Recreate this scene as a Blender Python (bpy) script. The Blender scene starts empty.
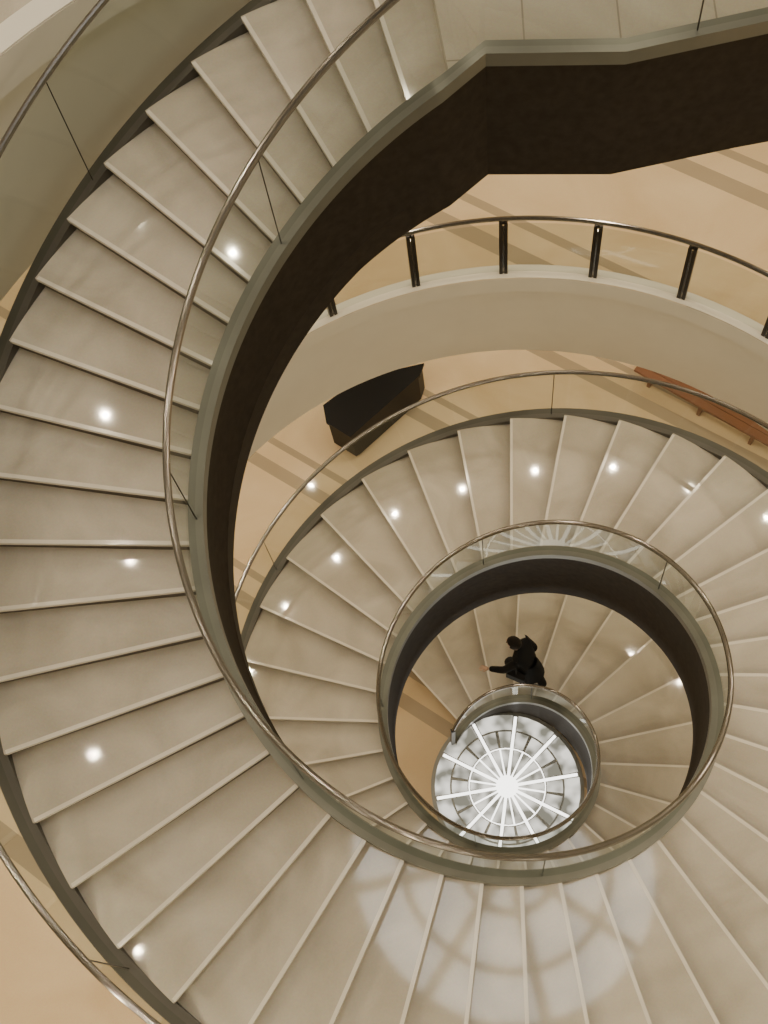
import bpy, bmesh, math, random
from mathutils import Vector, Matrix
random.seed(4)
D=bpy.data
COL=bpy.context.scene.collection
H=0.16
K_TOP=-3; K_END=72
Z_UP=-H*K_TOP; Z_GF=-H*K_END; Z_MID=(Z_UP+Z_GF)/2; Z_HI=Z_UP+6.0; Z_ROOF=13.0

# ------------------------------------------------------------ spiral maths
KN=[0,16,32,48,64,80]
RI=[2.4347,2.1268,1.8930,1.5038,1.1014,0.7887]
LD=[-2.1948,-1.9948,-1.7970,-1.5830,-1.3813,-1.1872]
def interp(x,xs,ys):
    if x<=xs[0]: return ys[0]
    for i in range(len(xs)-1):
        if x<=xs[i+1]:
            t=(x-xs[i])/(xs[i+1]-xs[i]); return ys[i]*(1-t)+ys[i+1]*t
    return ys[-1]
_T={}
STEP=0.05
def _build():
    n0=int(-10/STEP); n1=int(90/STEP)
    th=0; _T[0]=0
    for i in range(0,n1):
        th+=math.exp(interp((i+.5)*STEP,KN,LD))*STEP; _T[i+1]=th
    th=0
    for i in range(0,-n0):
        th-=math.exp(LD[0])*STEP; _T[-i-1]=th
_build()
def theta(k):
    f=k/STEP; i=math.floor(f); t=f-i
    return 2.0314+_T[i]*(1-t)+_T[i+1]*t
def rin(k):
    if k<0: return RI[0]+(RI[1]-RI[0])/16*k
    return (interp(k-2,KN,RI)+2*interp(k,KN,RI)+interp(k+2,KN,RI))/4 if k>2 else interp(k,KN,RI)
def width(k): return 1.8228+0.1097*(k-20)/40
def axis(z): return 0.0018*z,-0.02*z
def depth(k): return interp(k,[-3,0,20,34,50],[1.12,1.02,1.0,1.3,1.25])
def P(k,off,dz,zz=None):
    """point on the stair: parameter k, distance off outward of the inner edge, dz above the nosing line"""
    z=-H*k if zz is None else zz
    ax,ay=axis(-H*k); r=rin(k)+off; t=theta(k)
    return Vector((ax+r*math.cos(t),ay+r*math.sin(t),max(z+dz,Z_GF-.03)))

# ------------------------------------------------------------ materials
def new_mat(name):
    m=D.materials.new(name); m.use_nodes=True
    nt=m.node_tree; b=nt.nodes['Principled BSDF']
    return m,nt,b
def simple(name,col,rough=.5,metal=0,var=.08,spec=.5,scale=3):
    m,nt,b=new_mat(name)
    n=nt.nodes.new('ShaderNodeTexNoise'); n.inputs['Scale'].default_value=scale; n.inputs['Detail'].default_value=4
    tc=nt.nodes.new('ShaderNodeTexCoord'); nt.links.new(tc.outputs['Object'],n.inputs['Vector'])
    r=nt.nodes.new('ShaderNodeValToRGB')
    r.color_ramp.elements[0].position=.3; r.color_ramp.elements[1].position=.7
    r.color_ramp.elements[0].color=(*[c*(1-var) for c in col],1); r.color_ramp.elements[1].color=(*[min(1,c*(1+var)) for c in col],1)
    nt.links.new(n.outputs['Fac'],r.inputs['Fac']); nt.links.new(r.outputs['Color'],b.inputs['Base Color'])
    b.inputs['Roughness'].default_value=rough; b.inputs['Metallic'].default_value=metal
    b.inputs['Specular IOR Level'].default_value=spec
    return m
def marble(name,c1,c2,rough,scale=1.2,stripes=False,joints=False,spec=.5):
    m,nt,b=new_mat(name); N=nt.nodes; L=nt.links
    tc=N.new('ShaderNodeTexCoord')
    n=N.new('ShaderNodeTexNoise'); n.inputs['Scale'].default_value=scale; n.inputs['Detail'].default_value=8; n.inputs['Distortion'].default_value=1.2
    L.new(tc.outputs['Object'],n.inputs['Vector'])
    r=N.new('ShaderNodeValToRGB'); r.color_ramp.elements[0].position=.35; r.color_ramp.elements[1].position=.68
    r.color_ramp.elements[0].color=(*c1,1); r.color_ramp.elements[1].color=(*c2,1)
    L.new(n.outputs['Fac'],r.inputs['Fac'])
    col=r.outputs['Color']
    n2=N.new('ShaderNodeTexNoise'); n2.inputs['Scale'].default_value=60; n2.inputs['Detail'].default_value=2
    L.new(tc.outputs['Object'],n2.inputs['Vector'])
    mx=N.new('ShaderNodeMix'); mx.data_type='RGBA'; mx.blend_type='OVERLAY'; mx.inputs['Factor'].default_value=.12
    L.new(col,mx.inputs['A']); L.new(n2.outputs['Color'],mx.inputs['B']); col=mx.outputs['Result']
    def mth(op,a,bv):
        q=N.new('ShaderNodeMath'); q.operation=op; L.new(a,q.inputs[0]); q.inputs[1].default_value=bv; return q.outputs[0]
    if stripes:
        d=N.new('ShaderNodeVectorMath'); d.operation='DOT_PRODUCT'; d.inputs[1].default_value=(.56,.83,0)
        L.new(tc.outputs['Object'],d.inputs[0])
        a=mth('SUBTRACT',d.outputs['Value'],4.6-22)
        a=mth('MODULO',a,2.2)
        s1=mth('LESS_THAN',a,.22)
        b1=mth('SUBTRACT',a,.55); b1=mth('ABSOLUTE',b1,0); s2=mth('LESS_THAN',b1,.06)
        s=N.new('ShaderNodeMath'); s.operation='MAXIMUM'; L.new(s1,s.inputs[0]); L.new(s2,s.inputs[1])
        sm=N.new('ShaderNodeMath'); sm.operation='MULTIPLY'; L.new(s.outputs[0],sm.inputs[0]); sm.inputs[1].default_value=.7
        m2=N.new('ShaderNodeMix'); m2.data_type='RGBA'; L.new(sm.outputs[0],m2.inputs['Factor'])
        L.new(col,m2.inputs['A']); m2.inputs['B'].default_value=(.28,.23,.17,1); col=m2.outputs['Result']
    if joints:
        sp=N.new('ShaderNodeSeparateXYZ'); L.new(tc.outputs['Object'],sp.inputs[0])
        a=mth('ADD',sp.outputs['X'],20.3); a=mth('MODULO',a,.62); a=mth('LESS_THAN',a,.012)
        c=mth('ADD',sp.outputs['Y'],20.1); c=mth('MODULO',c,1.2); c=mth('LESS_THAN',c,.012)
        s=N.new('ShaderNodeMath'); s.operation='MAXIMUM'; L.new(a,s.inputs[0]); L.new(c,s.inputs[1])
        m2=N.new('ShaderNodeMix'); m2.data_type='RGBA'; L.new(s.outputs[0],m2.inputs['Factor'])
        L.new(col,m2.inputs['A']); m2.inputs['B'].default_value=(.33,.29,.24,1); col=m2.outputs['Result']
    L.new(col,b.inputs['Base Color']); b.inputs['Roughness'].default_value=rough
    b.inputs['Specular IOR Level'].default_value=spec
    return m
def glass(name):
    m=D.materials.new(name); m.use_nodes=True; nt=m.node_tree; nt.nodes.clear(); N=nt.nodes; L=nt.links
    o=N.new('ShaderNodeOutputMaterial'); t=N.new('ShaderNodeBsdfTransparent'); t.inputs[0].default_value=(.77,.80,.77,1)
    g=N.new('ShaderNodeBsdfGlossy'); g.inputs['Roughness'].default_value=.02; g.inputs['Color'].default_value=(.9,.95,.92,1)
    f=N.new('ShaderNodeLayerWeight'); f.inputs['Blend'].default_value=.5
    p=N.new('ShaderNodeMath'); p.operation='POWER'; L.new(f.outputs['Facing'],p.inputs[0]); p.inputs[1].default_value=5
    q=N.new('ShaderNodeMath'); q.operation='MULTIPLY_ADD'; L.new(p.outputs[0],q.inputs[0]); q.inputs[1].default_value=.3; q.inputs[2].default_value=.03
    mx=N.new('ShaderNodeMixShader'); L.new(q.outputs[0],mx.inputs[0]); L.new(t.outputs[0],mx.inputs[1]); L.new(g.outputs[0],mx.inputs[2]); L.new(mx.outputs[0],o.inputs[0])
    return m
def emit(name,col,s):
    m=D.materials.new(name); m.use_nodes=True; nt=m.node_tree; nt.nodes.clear()
    o=nt.nodes.new('ShaderNodeOutputMaterial'); e=nt.nodes.new('ShaderNodeEmission'); e.inputs[0].default_value=(*col,1); e.inputs[1].default_value=s
    nt.links.new(e.outputs[0],o.inputs[0]); return m
M_TREAD=marble('tread_marble',(.46,.41,.33),(.60,.545,.45),.05,1.2,False,False,.6)
M_NOSE=simple('lit_riser_tone',(.74,.685,.585),.12,0,.03)  # paler tone stands in for light caught on the riser faces
M_UPFL=marble('upper_floor_marble',(.48,.43,.35),(.58,.53,.44),.05,1.0,False,True)
M_RISER=simple('riser_shadow_stone',(.075,.059,.044),.6)  # near-black tone puts the shadow gap below each nosing into the colour
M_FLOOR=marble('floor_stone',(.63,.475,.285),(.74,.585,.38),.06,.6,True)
M_CURB=simple('curb_steel',(.17,.172,.148),.33,.3)
M_FASC=simple('bronze_fascia',(.036,.029,.022),.6,0,.18,.12,14)
M_OUT=simple('outer_stringer_steel',(.10,.092,.078),.4,.3)
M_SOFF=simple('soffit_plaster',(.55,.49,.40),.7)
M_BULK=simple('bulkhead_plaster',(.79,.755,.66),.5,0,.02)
M_WALL=simple('wall_plaster',(.50,.49,.42),.7,0,.03)
M_STEEL=simple('handrail_steel',(.27,.255,.235),.2,.95)
M_DARK=simple('dark_metal',(.05,.045,.04),.35,.7)
M_GLASS=glass('balustrade_glass')
M_LAMP=emit('downlight_glow',(1,.85,.62),2900)
M_SKY=emit('skylight_panels',(1,.97,.92),5.5)
M_BLACK=simple('black_lacquer',(.004,.0037,.0035),.5,0,.05,.2)
M_WOOD=simple('red_wood',(.18,.072,.03),.4)

# ------------------------------------------------------------ mesh helpers
def obj(name,verts,faces,mats,midx=None,smooth=False,parent=None):
    me=D.meshes.new(name); me.from_pydata([tuple(v) for v in verts],[],faces)
    for m in mats: me.materials.append(m)
    if midx:
        for p,i in zip(me.polygons,midx): p.material_index=i
    me.update()
    bm=bmesh.new(); bm.from_mesh(me); bmesh.ops.recalc_face_normals(bm,faces=bm.faces); bm.to_mesh(me); bm.free()
    if smooth:
        for p in me.polygons: p.use_smooth=True
        try: me.set_sharp_from_angle(angle=math.radians(35))
        except Exception: pass
    ob=D.objects.new(name,me); COL.objects.link(ob)
    if parent: ob.parent=parent
    return ob
def empty(name):
    e=D.objects.new(name,None); COL.objects.link(e); return e
def sweep(rings,closed_profile=True,cap=True,closed_path=False):
    n=len(rings[0]); V=[];F=[];E=[]
    for r in rings: V+=r
    m=len(rings)
    for i in range(m if closed_path else m-1):
        a=i*n; b=((i+1)%m)*n
        for j in range(n if closed_profile else n-1):
            j2=(j+1)%n
            F.append((a+j,a+j2,b+j2,b+j)); E.append(j)
    if cap and closed_profile and not closed_path:
        F.append(tuple(range(n))); E.append(0); F.append(tuple((m-1)*n+q for q in range(n))); E.append(0)
    return V,F,E
def tube(path,r,n=10,closed=False):
    rings=[]
    m=len(path)
    for i,p in enumerate(path):
        a=path[(i-1)%m] if (i>0 or closed) else p; b=path[(i+1)%m] if (i<m-1 or closed) else p
        t=(b-a).normalized(); s=t.cross(Vector((0,0,1))).normalized(); u=s.cross(t)
        rings.append([p+s*(r*math.cos(2*math.pi*j/n))+u*(r*math.sin(2*math.pi*j/n)) for j in range(n)])
    return sweep(rings,True,True,closed)
class Acc:
    def __init__(s): s.V=[];s.F=[];s.I=[]
    def add(s,V,F,mi):
        o=len(s.V); s.V+=list(V)
        for j,f in enumerate(F):
            s.F.append(tuple(o+q for q in f)); s.I.append(mi if isinstance(mi,int) else mi[j])
    def box(s,c,ux,uy,uz,mi=0):
        V=[c+ux*a+uy*b+uz*d for a in(-1,1) for b in(-1,1) for d in(-1,1)]
        s.add(V,[(0,1,3,2),(4,6,7,5),(0,4,5,1),(2,3,7,6),(0,2,6,4),(1,5,7,3)],mi)
    def make(s,name,mats,smooth=False,parent=None): return obj(name,s.V,s.F,mats,s.I,smooth,parent)

# ------------------------------------------------------------ spiral staircase
stair=empty('spiral_staircase')
CURB=.10
acc=Acc(); ris=Acc(); nos=Acc()
TH=.032
for k in range(K_TOP+1,K_END):
    a0=k-1; n=6; z=-H*k; over=.07
    ks=[a0+(1)*i/n for i in range(n+1)]
    ks[0]=a0-.10
    inn=[P(q,CURB-.01,0,z) for q in ks]; out=[P(q,width(q),0,z) for q in ks]
    V=inn+out+[v-Vector((0,0,TH)) for v in inn]+[v-Vector((0,0,TH)) for v in out]
    m=n+1; F=[]
    for i in range(n):
        F+= [(i,i+1,m+i+1,m+i),(2*m+i,3*m+i,3*m+i+1,2*m+i+1),(i,2*m+i,2*m+i+1,i+1),(m+i,m+i+1,3*m+i+1,3*m+i)]
    F+=[(0,m,3*m,2*m),(n,2*m+n,3*m+n,m+n)]
    acc.add(V,F,0)
    a=P(k,CURB,0,z); b=P(k,width(k)-.01,0,z); rd=(b-a); rd.z=0; rd.normalize(); tg=Vector((rd.y,-rd.x,0))
    c=(a+b)/2+tg*.014+Vector((0,0,-TH/2))
    nos.box(c,rd*((b-a).length/2-.004),tg*.0155,Vector((0,0,TH/2+.0015)))
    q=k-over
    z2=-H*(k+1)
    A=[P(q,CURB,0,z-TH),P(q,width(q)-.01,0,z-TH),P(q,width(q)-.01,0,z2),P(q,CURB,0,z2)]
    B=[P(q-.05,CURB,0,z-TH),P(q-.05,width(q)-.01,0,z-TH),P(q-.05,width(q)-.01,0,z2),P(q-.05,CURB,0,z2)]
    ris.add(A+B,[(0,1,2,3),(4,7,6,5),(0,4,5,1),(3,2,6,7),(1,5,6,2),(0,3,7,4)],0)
acc.make('treads',[M_TREAD],parent=stair)
nos.make('lit_riser_strips',[M_NOSE],parent=stair)  # added pale strips along the noses, painting in the lit risers
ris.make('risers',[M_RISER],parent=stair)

land=[(3.50,3.06),(1.71,2.79),(.80,2.62),(-.09,2.69)]
def landpts():
    r=[]
    for i in range(len(land)-1):
        a,b=Vector(land[i]),Vector(land[i+1])
        for t in range(4): r.append(a.lerp(b,t/4))
    r.append(Vector(land[-1])); return r
ST=[]
for p in landpts():
    ST.append(((lambda o,dz,p=p: Vector((p.x,p.y+o,Z_UP+dz))),1.12))
k=K_TOP+.25
KS=[]
while k<=K_END+1e-6: KS.append(k); k+=.25
for k in KS: ST.append(((lambda o,dz,k=k: P(k,o,dz)),depth(k)))
rings=[];
for f,h in ST:
    rings.append([f(0,.07),f(CURB,.07),f(CURB,-.30),f(CURB,-h),f(0,-h),f(-.012,-h*.74),f(0,-h*.72),f(0,-.04),f(-.015,-.04),f(-.015,.07)])
V,F,E=sweep(rings)
mi=[0 if e in (0,1,7,8,9) else 1 for e in E]
obj('inner_stringer',V,F,[M_CURB,M_FASC],mi,True,stair)
rings=[[P(k,CURB,-depth(k)+.02),P(k,.9,-.78),P(k,width(k),-.5),P(k,width(k),-.3)] for k in KS]
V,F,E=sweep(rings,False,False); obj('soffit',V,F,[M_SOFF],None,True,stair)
rings=[[P(k,width(k),-.07),P(k,width(k)+.13,-.07),P(k,width(k)+.13,-.52),P(k,width(k),-.52)] for k in KS]
V,F,E=sweep(rings); obj('outer_stringer',V,F,[M_OUT],None,True,stair)
HR=1.0
pin=[f(0.0,HR) for f,h in ST]
V,F,E=tube(pin,.026); obj('inner_handrail',V,F,[M_STEEL],None,True,stair)
V,F,E=tube([P(k,width(k)+.01,HR) for k in KS],.026); obj('outer_handrail',V,F,[M_STEEL],None,True,stair)
rings=[[f(.045,.07),f(0.02,HR-.03)] for f,h in ST]; V,F,E=sweep(rings,False,False); obj('inner_glass',V,F,[M_GLASS],None,True,stair)
rings=[[P(k,width(k)+.06,-.07),P(k,width(k)+.01,HR-.03)] for k in KS]; V,F,E=sweep(rings,False,False); obj('outer_glass',V,F,[M_GLASS],None,True,stair)
j=Acc()
def bar(acc,a,b,r,mi=0):
    d=(b-a); t=d.normalized(); s=t.cross(Vector((1,.3,0))).normalized(); u=s.cross(t)
    acc.box((a+b)/2,s*r,u*r,d/2,mi)
for i in range(6,len(ST),26): f,h=ST[i]; bar(j,f(.035,.07),f(.01,HR-.02),.004)
for q in range(0,len(KS),24):
    k=KS[q]; bar(j,P(k,width(k)+.05,-.07),P(k,width(k)+.01,HR-.02),.004)
bar(j,P(K_END,.05,0),P(K_END,0.0,HR),.03); bar(j,P(K_END,width(K_END)+.05,0),P(K_END,width(K_END)+.01,HR),.03)
j.make('glass_joints',[M_DARK],parent=stair)

# ------------------------------------------------------------ landing + gallery slabs
def ringslab(name,c,R0,R1,ztop,zbot,mats,n=160,lip=.09):
    V=[]
    for i in range(n):
        t=2*math.pi*i/n; cs,sn=math.cos(t),math.sin(t)
        prof=[(R0-lip,ztop),(R1,ztop),(R1,zbot),(R0,zbot),(R0,ztop-.28),(R0-lip,ztop-.28)]
        V.append([Vector((c[0]+r*cs,c[1]+r*sn,z)) for r,z in prof])
    v,f,e=sweep(V,True,False,True)
    mi=[0 if q==0 else (2 if q==2 else 1) for q in e]
    return obj(name,v,f,mats,mi,True)
def ringplate(A,c,R0,R1,z0,z1,mi,n=128):
    V=[]
    for i in range(n):
        t=2*math.pi*i/n; cs,sn=math.cos(t),math.sin(t)
        V.append([Vector((c[0]+r*cs,c[1]+r*sn,z)) for r,z in ((R0,z1),(R1,z1),(R1,z0),(R0,z0))])
    v,f,e=sweep(V,True,False,True); A.add(v,f,mi)
CM=(.09,.53); RM=4.71
RW=9.6
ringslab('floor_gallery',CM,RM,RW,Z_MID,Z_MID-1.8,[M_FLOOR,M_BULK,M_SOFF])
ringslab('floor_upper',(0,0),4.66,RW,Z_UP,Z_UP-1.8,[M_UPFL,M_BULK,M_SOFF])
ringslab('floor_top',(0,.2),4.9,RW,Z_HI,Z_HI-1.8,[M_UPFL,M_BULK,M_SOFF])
A=Acc(); ringplate(A,CM,RM-.085,RM+.10,Z_MID-.02,Z_MID+.012,0); A.make('trim_gallery',[M_BULK])
A=Acc(); ringplate(A,(0,0),4.58,4.80,Z_UP-.02,Z_UP+.010,0); A.make('trim_upper',[M_BULK])
pts=[Vector((x,y+.09)) for x,y in land]
a=P(K_TOP,CURB-.01,0); pts.append(Vector((a.x,a.y)))
a=P(K_TOP,2.15,0); pts.append(Vector((a.x,a.y)))
t0=math.atan2(pts[-1].y,pts[-1].x); t1=math.atan2(land[0][1],land[0][0])
for i in range(1,12):
    t=t0+(t1-t0)*i/12; pts.append(Vector((4.60*math.cos(t),4.60*math.sin(t))))
n=len(pts)
V=[Vector((p.x,p.y,Z_UP)) for p in pts]+[Vector((p.x,p.y,Z_UP-.3)) for p in pts]
F=[tuple(range(n)),tuple(range(2*n-1,n-1,-1))]+[(i,(i+1)%n,n+(i+1)%n,n+i) for i in range(n)]
obj('landing_slab',V,F,[M_UPFL],parent=stair)
n=128
V=[Vector((RW*math.cos(2*math.pi*i/n),RW*math.sin(2*math.pi*i/n),Z_GF)) for i in range(n)]
V+= [v-Vector((0,0,.3)) for v in V]
F=[tuple(range(n)),tuple(range(2*n-1,n-1,-1))]+[(i,(i+1)%n,n+(i+1)%n,n+i) for i in range(n)]
obj('floor',V,F,[M_FLOOR])
A=Acc(); ringplate(A,(0,0),RW-.05,RW+.2,Z_GF-.3,Z_ROOF,0); A.make('wall_round',[M_WALL])
A=Acc(); ringplate(A,(0,0),3.3,RW+.2,Z_ROOF,Z_ROOF+.4,0); A.make('ceiling',[M_SOFF])
# skylight lantern sitting on top of the roof opening
A=Acc(); ZS=Z_ROOF+.402
n=24
A.add([Vector((3.5*math.cos(2*math.pi*i/n),3.5*math.sin(2*math.pi*i/n),ZS+.2)) for i in range(n)],[tuple(range(n))],0)
ringplate(A,(0,0),3.32,3.6,ZS,ZS+.25,1,64)
for i in range(8):
    t=2*math.pi*i/8+.2; c=math.cos(t); s=math.sin(t)
    A.box(Vector((c*1.72,s*1.72,ZS+.1)),Vector((c,s,0))*1.72,Vector((-s,c,0))*.12,Vector((0,0,.08)),1)
for r in (1.1,2.3): ringplate(A,(0,0),r-.09,r+.09,ZS+.01,ZS+.19,1,48)
A.make('skylight',[M_SKY,M_BULK])

# ------------------------------------------------------------ gallery balustrade
g=empty('gallery_balustrade')
A=Acc()
path=[Vector((CM[0]+RM*math.cos(2*math.pi*i/200),CM[1]+RM*math.sin(2*math.pi*i/200),Z_MID+1.04)) for i in range(200)]
V,F,E=tube(path,.028,10,True); obj('handrail',V,F,[M_STEEL],None,True,g)
for i in range(27):
    t=math.radians(50.3+13.1*i); c=math.cos(t); s=math.sin(t)
    tn=Vector((-s,c,0)); rd=Vector((c,s,0))
    for o in (-.03,.03):
        A.box(Vector((CM[0]+RM*c,CM[1]+RM*s,Z_MID+.45))+tn*o,tn*.020,rd*.03,Vector((0,0,.53)))
    A.box(Vector((CM[0]+RM*c,CM[1]+RM*s,Z_MID+.45)),tn*.02,rd*.012,Vector((0,0,.45)),1)
    A.box(Vector((CM[0]+RM*c,CM[1]+RM*s,Z_MID+1.0)),tn*.012,rd*.012,Vector((0,0,.05)))
A.make('posts',[M_DARK,M_STEEL],parent=g)
rings=[[Vector((p.x,p.y,Z_MID+.02)),Vector((p.x,p.y,Z_MID+.95))] for p in path]
V,F,E=sweep(rings,False,False,True); obj('glass',V,F,[M_GLASS],None,True,g)

# ------------------------------------------------------------ downlights
def downlights(name,c,R,z,n,ph,r=.04,step=None):
    A=Acc()
    for i in range(n):
        t=math.radians(ph)+(math.radians(step)*i if step else 2*math.pi*i/n); o=Vector((c[0]+R*math.cos(t),c[1]+R*math.sin(t),z))
        m=4
        V=[o+Vector((r*math.cos(2*math.pi*q/m),r*math.sin(2*math.pi*q/m),-.012)) for q in range(m)]
        A.add(V,[tuple(range(m))],0)
        V=[]; m=16
        for q in range(m):
            cs,sn=math.cos(2*math.pi*q/m),math.sin(2*math.pi*q/m)
            V.append([o+Vector((cs*r,sn*r,-.010)),o+Vector((cs*r*2,sn*r*2,-.014)),o+Vector((cs*r*2,sn*r*2,.0))])
        v,f,e=sweep(V,False,False,True); A.add(v,f,1)
    return A.make(name,[M_LAMP,M_STEEL])
downlights('recessed_downlights',(-.1,-.1),6.75,Z_HI-1.8,17,97)
downlights('recessed_downlights',(0,0),8.2,Z_HI-1.8,10,125,.026)
downlights('recessed_downlights',(0,.1),5.6,Z_HI-1.8,14,128,.028)
downlights('recessed_downlights',(0,0),5.4,Z_UP-1.8,27,83,.033)
downlights('recessed_downlights',(0,0),7.6,Z_UP-1.8,16,100)
downlights('recessed_downlights',CM,5.6,Z_MID-1.8,16,80)
downlights('recessed_downlights',CM,7.8,Z_MID-1.8,14,95)

# ------------------------------------------------------------ glass floor medallion
med=empty('glass_floor_medallion')
cx,cy=-.04,.10; z=Z_GF
M_MG=emit('backlit_glass',(.80,.90,.86),1.5); M_MW=emit('backlit_white',(1,.97,.90),4.5); M_MF=simple('medallion_frame',(.30,.29,.24),.3,.4)
nt=M_MG.node_tree; e=[q for q in nt.nodes if q.type=='EMISSION'][0]
vo=nt.nodes.new('ShaderNodeTexNoise'); vo.inputs['Scale'].default_value=4.5; vo.inputs['Detail'].default_value=1; tc=nt.nodes.new('ShaderNodeTexCoord'); nt.links.new(tc.outputs['Object'],vo.inputs['Vector'])
cr=nt.nodes.new('ShaderNodeValToRGB'); cr.color_ramp.elements[0].position=.36; cr.color_ramp.elements[1].position=.64
cr.color_ramp.elements[0].color=(.20,.19,.15,1); cr.color_ramp.elements[1].color=(.95,.91,.80,1)
nt.links.new(vo.outputs['Fac'],cr.inputs['Fac']); nt.links.new(cr.outputs['Color'],e.inputs['Color'])
def sector(A,r0,r1,a0,a1,zt,mi,n=6):
    V=[]
    for i in range(n+1):
        t=a0+(a1-a0)*i/n; c,s=math.cos(t),math.sin(t)
        V.append([Vector((cx+r0*c,cy+r0*s,z)),Vector((cx+r0*c,cy+r0*s,zt)),Vector((cx+r1*c,cy+r1*s,zt)),Vector((cx+r1*c,cy+r1*s,z))])
    v,f,e=sweep(V); A.add(v,f,mi)
A=Acc()
N=10
sector(A,.001,1.16,0,2*math.pi,z+.006,2,60)
for i in range(N):
    t=2*math.pi*i/N+.15; d=2*math.pi/N
    sector(A,.16,.56,t+.07,t+d-.07,z+.012,0,3); sector(A,.60,.84,t+.05,t+d/2-.03,z+.012,0,3); sector(A,.60,.84,t+d/2+.03,t+d-.05,z+.012,0,3); sector(A,.87,1.10,t+.04,t+d-.04,z+.012,0,4)
    c=math.cos(t); s=math.sin(t); rd=Vector((c,s,0)); tn=Vector((-s,c,0))
    A.box(Vector((cx,cy,z+.008))+rd*.58,rd*.50,tn*.022,Vector((0,0,.008)),1)
    t2=t+d/2; c=math.cos(t2); s=math.sin(t2); rd=Vector((c,s,0)); tn=Vector((-s,c,0))
    A.box(Vector((cx,cy,z+.009))+rd*.34,rd*.23,tn*.012,Vector((0,0,.008)),1)
sector(A,.001,.17,0,2*math.pi,z+.02,1,16)
sector(A,.57,.585,0,2*math.pi,z+.014,1,40)
A.make('rosette',[M_MG,M_MW,M_MF],parent=med)

# ------------------------------------------------------------ reception desk (black, tapering)
A=Acc()
top=[(-2.87,6.35),(-2.245,6.84),(-1.15,7.07),(-1.22,6.84),(-2.40,5.72),(-2.81,6.02)]
c=Vector((sum(p[0] for p in top)/6,sum(p[1] for p in top)/6))
def prism(sc,z0,z1,mi):
    n=len(top); pp=[c+(Vector(p)-c)*sc for p in top]
    V=[Vector((p.x,p.y,z0)) for p in pp]+[Vector((p.x,p.y,z1)) for p in pp]
    A.add(V,[tuple(range(n)),tuple(range(n,2*n))]+[(i,(i+1)%n,n+(i+1)%n,n+i) for i in range(n)],mi)
prism(.86,Z_GF,Z_GF+.1,0); prism(.96,Z_GF+.1,Z_GF+.84,0); prism(1.0,Z_GF+.84,Z_GF+.9,0)
A.make('reception_desk',[M_BLACK])
A=Acc(); a=Vector((2.50,7.12,0)); b=Vector((5.3,5.0,0)); d=(b-a).normalized(); nn=Vector((-d.y,d.x,0)); L=(b-a).length
for o in (-.075,.075):
    A.box((a+b)/2+nn*o+Vector((0,0,Z_GF+.42)),d*L/2,nn*.07,Vector((0,0,.03)))
for t in (.08,.36,.64,.92):
    q=a+(b-a)*t; A.box(q+Vector((0,0,Z_GF+.195)),d*.03,nn*.07,Vector((0,0,.195)))
A.make('wooden_bench',[M_WOOD])

# ------------------------------------------------------------ person walking down
def kat(x,y):
    best=None
    for i in range(0,1400):
        k=60+i*.01
        if k>K_END: break
        ax,ay=axis(-H*k); t=math.atan2(y-ay,x-ax); d=abs((theta(k)-t+math.pi)%(2*math.pi)-math.pi)
        if best is None or d<best[0]: best=(d,k)
    return best[1]
def tz(x,y): return -H*math.ceil(kat(x,y))
man=empty('walking_person')
M_COAT=simple('black_coat',(.010,.010,.011),.85,0,.05,.2); M_SKIN=simple('skin',(.50,.32,.22),.5); M_HAIR=simple('dark_hair',(.012,.009,.007),.6,0,.05,.2); M_SHOE=simple('pale_shoes',(.45,.42,.38),.5); M_BAG=simple('leather_bag',(.012,.011,.010),.7,0,.05,.2)
def skin(name,verts,edges,rad,mat,sub=2,root=0):
    me=D.meshes.new(name); me.from_pydata([tuple(v) for v in verts],edges,[])
    ob=D.objects.new(name,me); COL.objects.link(ob); ob.parent=man
    bm=bmesh.new(); bm.from_mesh(me); ly=bm.verts.layers.skin.verify(); bm.verts.ensure_lookup_table()
    for i,v in enumerate(bm.verts):
        r=rad[i]; v[ly].radius=r if isinstance(r,tuple) else (r,r); v[ly].use_root=(i==root)
    bm.to_mesh(me); bm.free(); me.materials.append(mat)
    s=ob.modifiers.new('skin','SKIN'); s.use_smooth_shade=True
    u=ob.modifiers.new('sub','SUBSURF'); u.levels=sub; u.render_levels=sub
    return ob
ff=Vector((.10,1.78)); rf=Vector((.56,1.42)); zf=tz(*ff); zr=tz(*rf)
zb=zf
hip=Vector((.32,1.60,zb+1.0)); fw=Vector((-.90,.43,0)).normalized(); lt=Vector((-fw.y,fw.x,0))
ch=hip+Vector((0,0,.38))+fw*.11; nk=hip+Vector((0,0,.56))+fw*.18; 
sl=ch+lt*.18+Vector((0,0,.08)); sr=ch-lt*.18+Vector((0,0,.08))
el=sl+fw*.14+lt*.10-Vector((0,0,.26)); wl=el+fw*.22+lt*.04-Vector((0,0,.10))
er=sr-fw*.12-lt*.03-Vector((0,0,.27)); wr=er+fw*.04-Vector((0,0,.25))
hl=hip+lt*.09-Vector((0,0,.06)); hr=hip-lt*.09-Vector((0,0,.06))
kl=Vector((ff.x,ff.y,zf+.50)).lerp(hl,.25)+fw*.10; al=Vector((ff.x,ff.y,zf+.09))
kr=Vector((rf.x,rf.y,zr+.48)).lerp(hr,.3)+fw*.09; ar=Vector((rf.x,rf.y,zr+.10))
V=[hip,hip+Vector((0,0,.18))+fw*.05,ch,nk,sl,el,wl,sr,er,wr,hl,kl,al,hr,kr,ar]
E=[(0,1),(1,2),(2,3),(2,4),(4,5),(5,6),(2,7),(7,8),(8,9),(0,10),(10,11),(11,12),(0,13),(13,14),(14,15)]
R=[(.18,.15),(.165,.14),(.16,.13),.06,.072,.06,.045,.072,.06,.045,.115,.085,.065,.115,.085,.065]
skin('coat_and_trousers',V,E,R,M_COAT)
rings=[]
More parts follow.
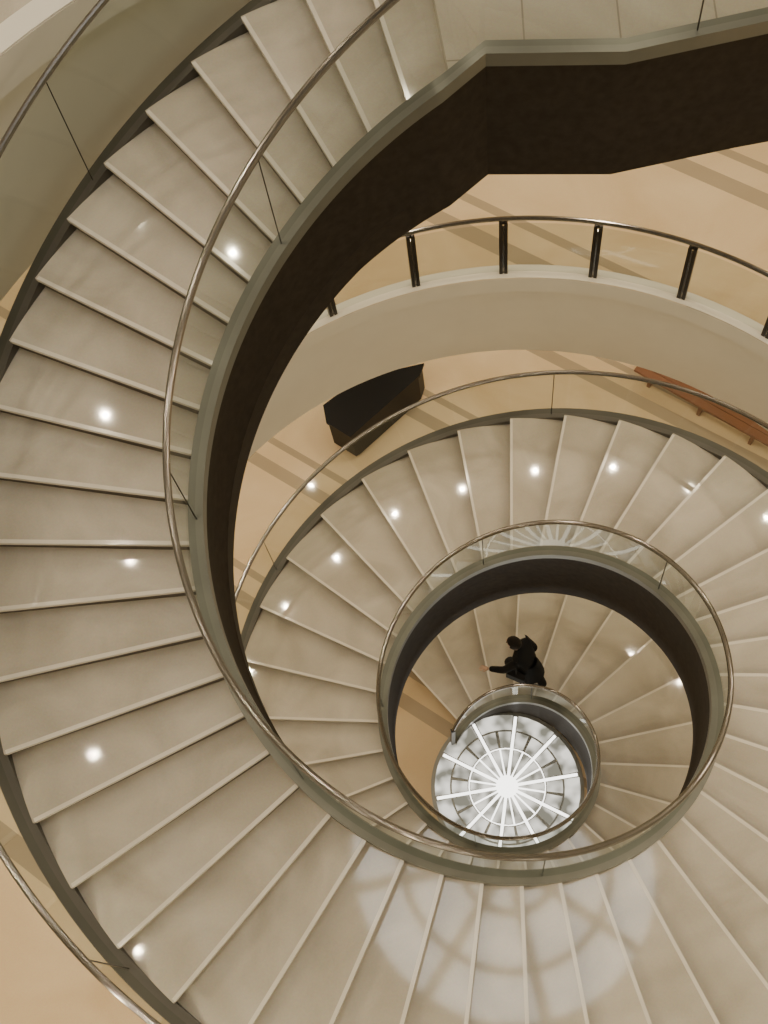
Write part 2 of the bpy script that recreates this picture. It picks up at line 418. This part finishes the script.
for zz,rr,f in ((.16,.165,.03),(0,.19,.0),(-.18,.215,-.02),(-.32,.24,-.03)):
    o=hip+Vector((0,0,zz))+fw*f
    rings.append([o+fw*(rr*.95*math.cos(2*math.pi*q/20))+lt*(rr*.85*math.sin(2*math.pi*q/20)) for q in range(20)])
v,f,e=sweep(rings,True,False); obj('coat_skirt',v,f,[M_COAT],None,True,man)
hd=nk+Vector((0,0,.17))+fw*.05
bm=bmesh.new(); bmesh.ops.create_uvsphere(bm,u_segments=24,v_segments=16,radius=1)
for v in bm.verts:
    x,y,zq=v.co; w=1-.22*max(0,-zq)
    p=hd+fw*(x*.098*w)+lt*(y*.076*w)+Vector((0,0,zq*.118)); 
    if x>.8 and abs(y)<.25 and -.25<zq<.1: p+=fw*.02
    v.co=p
me=D.meshes.new('head'); bm.to_mesh(me); bm.free(); me.materials.append(M_SKIN)
for p in me.polygons: p.use_smooth=True
o=D.objects.new('head',me); COL.objects.link(o); o.parent=man
bm=bmesh.new(); bmesh.ops.create_uvsphere(bm,u_segments=24,v_segments=16,radius=1)
bmesh.ops.delete(bm,geom=[v for v in bm.verts if v.co.z<-.55 or (v.co.x>.45 and v.co.z<.35)],context='VERTS')
for v in bm.verts:
    x,y,zq=v.co; v.co=hd+Vector((0,0,.008))-fw*.008+fw*(x*.112)+lt*(y*.092)+Vector((0,0,zq*.128))
me=D.meshes.new('hair'); bm.to_mesh(me); bm.free(); me.materials.append(M_HAIR)
for p in me.polygons: p.use_smooth=True
o=D.objects.new('hair',me); COL.objects.link(o); o.parent=man
skin('neck',[nk-Vector((0,0,.03)),nk+Vector((0,0,.08))+fw*.03],[(0,1)],[.05,.048],M_SKIN,1)
A=Acc()
for sgn in (-1,1):
    q=hd+fw*.092+lt*.03*sgn+Vector((0,0,.005)); A.box(q,fw*.006,lt*.012,Vector((0,0,.005)))
A.box(hd+fw*.088-Vector((0,0,.06)),fw*.006,lt*.022,Vector((0,0,.004)))
A.make('eyes_and_mouth',[M_HAIR],parent=man)
A=Acc()
for sgn in (-1,1): A.box(hd+lt*.077*sgn-Vector((0,0,.01)),fw*.018,lt*.008,Vector((0,0,.028)))
A.make('ears',[M_SKIN],parent=man)
def hand(name,w,dr,side):
    up=Vector((0,0,1)); s=dr.cross(up).normalized()*side
    V=[w,w+dr*.05,w+dr*.09];E=[(0,1),(1,2)];R=[.024,(.036,.02),(.036,.018)]
    for i,(o,l) in enumerate(((-.03,.06),(-.01,.075),(.011,.07),(.031,.055))):
        b=len(V); V+=[w+dr*.09+s*o,w+dr*(.09+l*.6)+s*o*1.1-up*.008,w+dr*(.09+l)+s*o*1.1-up*.025]; E+=[(2,b),(b,b+1),(b+1,b+2)]; R+=[.009,.0085,.007]
    b=len(V); V+=[w+dr*.05-s*.04,w+dr*.085-s*.055-up*.01]; E+=[(1,b),(b,b+1)]; R+=[.011,.008]
    skin(name,V,E,R,M_SKIN,1)
hand('left_hand',wl,(wl-el).normalized(),1); hand('right_hand',wr,(wr-er).normalized(),-1)
for nm,a,pz in (('left_shoe',al,zf),('right_shoe',ar,zr)):
    b=Vector((a.x,a.y,pz+.042))
    skin(nm,[b-fw*.06,b+fw*.05,b+fw*.15],[(0,1),(1,2)],[.04,.042,.034],M_SHOE,2)
A=Acc(); q=hip+lt*.25+fw*.08+Vector((0,0,.02)); A.box(q,fw*.14,lt*.045,Vector((0,0,.11)))
bar(A,q+Vector((0,0,.12)),sl+Vector((0,0,.07)),.012)
o=A.make('shoulder_bag',[M_BAG],parent=man); md=o.modifiers.new('b','BEVEL'); md.width=.02; md.segments=3

# ------------------------------------------------------------ camera
a0=Vector((-.0968,.39525,.91346)); X=Vector((.99531,.03844,.08884)); Y=Vector((0,.91778,-.39712))
Rm=Matrix((X,Y,a0)).normalized()
cd=D.cameras.new('camera'); co=D.objects.new('camera',cd); COL.objects.link(co)
co.matrix_world=Matrix.Translation((-.2025,-2.9559,6.16))@Rm.to_4x4()
cd.sensor_fit='VERTICAL'; cd.sensor_height=36; cd.lens=1140.5/1024*36; cd.clip_start=.05
bpy.context.scene.camera=co
w=D.worlds.new('world'); bpy.context.scene.world=w; w.use_nodes=True
bg=w.node_tree.nodes['Background']; bg.inputs[0].default_value=(1,.96,.90,1); bg.inputs[1].default_value=.5
